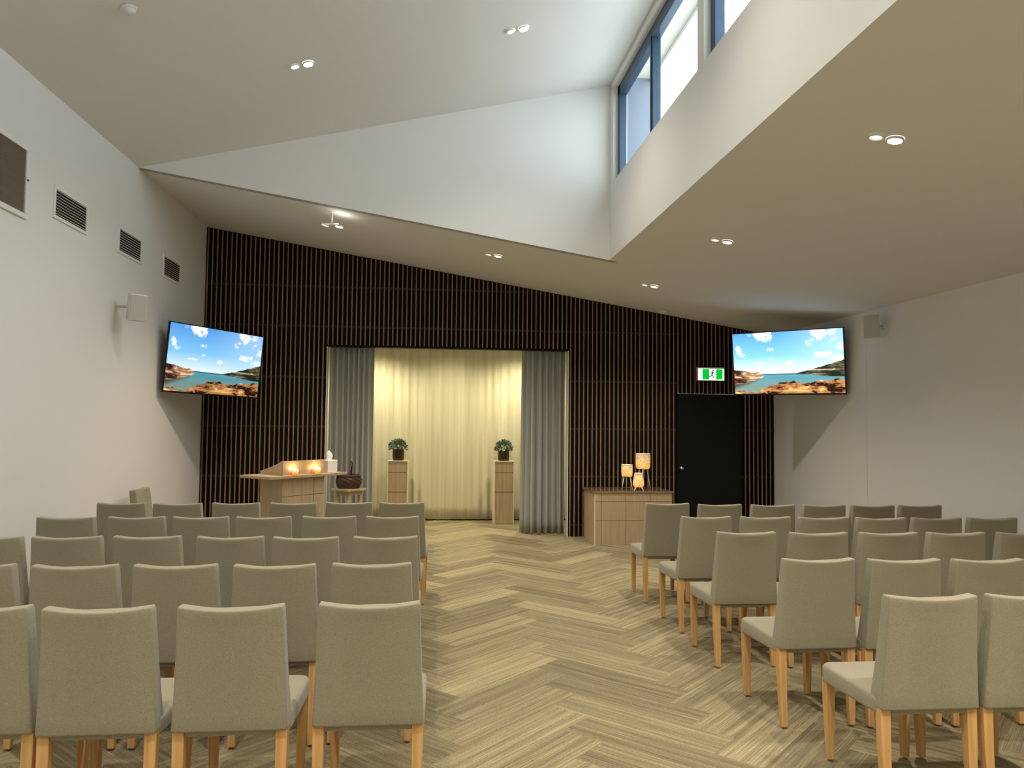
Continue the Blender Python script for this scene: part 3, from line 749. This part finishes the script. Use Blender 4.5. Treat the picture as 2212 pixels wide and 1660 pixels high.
M['mesh_taupe'] = mat('taupe_grille', (0.22, 0.18, 0.145), 0.8)
b = MB(); b.box(.001, .005, -.48, .48, .04, .535)
for k in range(44): z = .045 + k * .0113; b.box(.005, .010, -.48, .48, z, z + .004)
b.build('grille_core', M['mesh_taupe'], gt)
boxo('latch', M['tv_black'], gt, .02, .026, .488, .503, .30, .315)

# ------------------------------------------------------------------ ceiling lights
def spot(parent, loc, e, col, size=132, blend=1.0, r=.045):
    d = bpy.data.lights.new('light', 'SPOT'); d.energy = e; d.color = col; d.spot_size = math.radians(size); d.spot_blend = blend; d.shadow_soft_size = r
    o = bpy.data.objects.new('light', d); COL.objects.link(o); o.location = loc; o.parent = parent; return o
def disc(t, name, cx, cy_, r, slope, lens, off=0.0, drop=.016):
    A = Matrix.Translation((cx, cy_, off)) @ Matrix.Rotation(-math.atan(slope), 4, 'Y')
    b = MB(); b.smooth = False
    n = 28; rg = []
    for rr, z in ((r + .008, 0), (r + .007, -drop), (r, -drop), (r - .002, -drop * .4)):
        rg.append([(rr * math.cos(2 * PI * j / n), rr * math.sin(2 * PI * j / n), z) for j in range(n)])
    b.loft(rg, False, M4=A); hd = b.build(name, M['white_metal'], t)
    q = MB(); q.lathe([(.0, -drop * .45), (r - .002, -drop * .45)], n, False, A); q.build('lens', lens, hd)
def twin_light(x, y, slope, z, label, e=LAMP_W, hang=0.0, col=LAMP_COL):
    t = thing('ceiling_light', label, 'ceiling light', (x, y, z), 0, 'twin round ceiling lights')
    if hang:
        s = MB(); s.smooth = True; s.tube([(0, 0, slope * 0), (0, 0, -hang)], .011, 10); s.build('stem', M['white_metal'], t)
        MB().lathe([(.0, -.0), (.035, -.0), (.032, -.010), (.0, -.010)], 20, False).build('ceiling_rose', M['white_metal'], t)
        MB().box(-.075, .075, -.012, .012, -hang - .012, -hang + .006).build('crossbar', M['white_metal'], t)
        disc(t, 'lamp_head', -.075, .0, .042, slope * 2.2, M['lamp_dim'], -hang - .008)
        disc(t, 'lamp_head', .085, .0, .045, slope, M['lamp_on'], -hang - .018)
        spot(t, (.085, 0, -hang - .045), e, col)
    else:
        disc(t, 'lamp_head', -.0, 0, .037, slope, M['lamp_dim'], 0)
        disc(t, 'lamp_head', .116, -.01, .043, slope, M['lamp_on'], slope * .116)
        spot(t, (.116, -.01, slope * .116 - .045), e, col)
SU = (ZU - ZL) / (XC - XL)
NAMES_Y = [(9.41, 'nearest the slat wall'), (6.99, 'midway down the room'), (4.33, 'over the middle rows'), (1.65, 'above the photographer'), (-1.0, 'at the rear of the room')]
for yy, ny in NAMES_Y:
    ek = LAMP_W * {4.33: 1.15, 1.65: 2.3, -1.0: 1.8}.get(yy, 1.0)
    if yy == 9.41: ek *= 1.15
    for xx, nx in ((-1.26, 'left'), (.675, 'centre'), (2.66, 'right')):
        if yy == 9.41 and xx < -1:
            twin_light(-1.165, 8.85, -KS, zlow(-1.165), 'twin ceiling light hanging on a short stem near the slat wall', hang=.14, e=LAMP_W * 2.0, col=(1.0, .80, .58)); continue
        if yy < YF and xx < XC: y2 = yy - .11; zz = zup(xx); sl = SU
        else: y2 = yy; zz = zlow(xx); sl = -KS
        lab = 'twin round ceiling light, %s column, %s' % (nx, ny)
        twin_light(xx, y2, sl, zz - .001, lab, e=ek)
# alcove lamps
for x, k in ((-.95, 'left'), (1.55, 'right'), (.3, 'centre')):
    t = thing('alcove_downlight', 'small downlight hidden above the alcove curtain, %s' % k, 'ceiling light', (x, 12.25, 3.0), 0, 'alcove downlights')
    disc(t, 'lamp_head', 0, 0, .04, 0, M['lamp_on'], 0); spot(t, (0, 0, -.04), 120 if k != 'centre' else 45, (1, .91, .66), 150, .9)

# ------------------------------------------------------------------ detectors, exit sign
def detector(x, y, z, s, label):
    t = thing('smoke_detector', label, 'smoke detector', (x, y, z), 0, 'ceiling detectors')
    A = Matrix.Rotation(-math.atan(s), 4, 'Y')
    b = MB(); b.smooth = True; b.lathe([(.058, 0), (.058, -.014), (.050, -.020)], 28, True, A); b.build('base', M['plastic'], t)
    b = MB(); b.smooth = True; b.lathe([(.046, -.018), (.044, -.034), (.030, -.044), (.0, -.046)], 28, False, A); b.build('dome', M['plastic'], t)
detector(3.348, 10.87, zlow(3.348) - .001, -KS, 'round smoke detector on the ceiling above the exit sign')
detector(-2.208, 5.633, zup(-2.208) - .001, SU, 'small round detector on the high ceiling at upper left')

ex = thing('exit_sign', 'lit green and white running figure exit sign above the black door', 'exit sign', (4.128, YB, 2.400))
b = MB(); b.box(-.205, .205, -.068, .0, -.100, .100); b.build('housing', M['plastic'], ex, .006, 3)
b = MB(); b.box(-.198, .198, -.070, -.068, -.094, .078); b.build('lit_face', M['sign_white'], ex)
b = MB(); b.box(-.135, -.030, -.0715, -.070, -.084, .072).box(.075, .175, -.0715, -.070, -.084, .072); b.build('green_panel', M['sign_green'], ex)
def limb(b, pts, w):
    for (xa, za), (xb, zb) in zip(pts[:-1], pts[1:]):
        d = Vector((xb - xa, 0, zb - za)); n = Vector((-d.z, 0, d.x)).normalized() * w / 2; y = -.0725
        A = Vector((xa, y, za)); B = Vector((xb, y, zb)); o = Vector((0, .0015, 0))
        b.hexa([A - n, B - n, B - n + o, A - n + o, A + n, B + n, B + n + o, A + n + o])
b = MB()
b.lathe([(.0, 0), (.012, 0), (.012, .0015), (.0, .0015)], 16, False, Matrix.Translation((.030, -.0712, .050)) @ Matrix.Rotation(PI / 2, 4, 'X'))
limb(b, [(.024, .036), (.010, -.008)], .022)
limb(b, [(.022, .032), (.002, .030), (-.012, .010)], .010)
limb(b, [(.024, .030), (.040, .014), (.060, .012)], .010)
limb(b, [(.012, -.008), (.024, -.030), (.040, -.062)], .013)
limb(b, [(.008, -.008), (.000, -.034), (-.030, -.042)], .013)
b.build('running_figure', M['sign_man'], ex)
b = MB(); b.box(.118, .128, -.0722, -.0715, -.080, -.076).box(.132, .150, -.0722, -.0715, -.080, -.076).box(.154, .160, -.0722, -.0715, -.080, -.076)
b.build('maker_mark', M['sign_white'], ex)
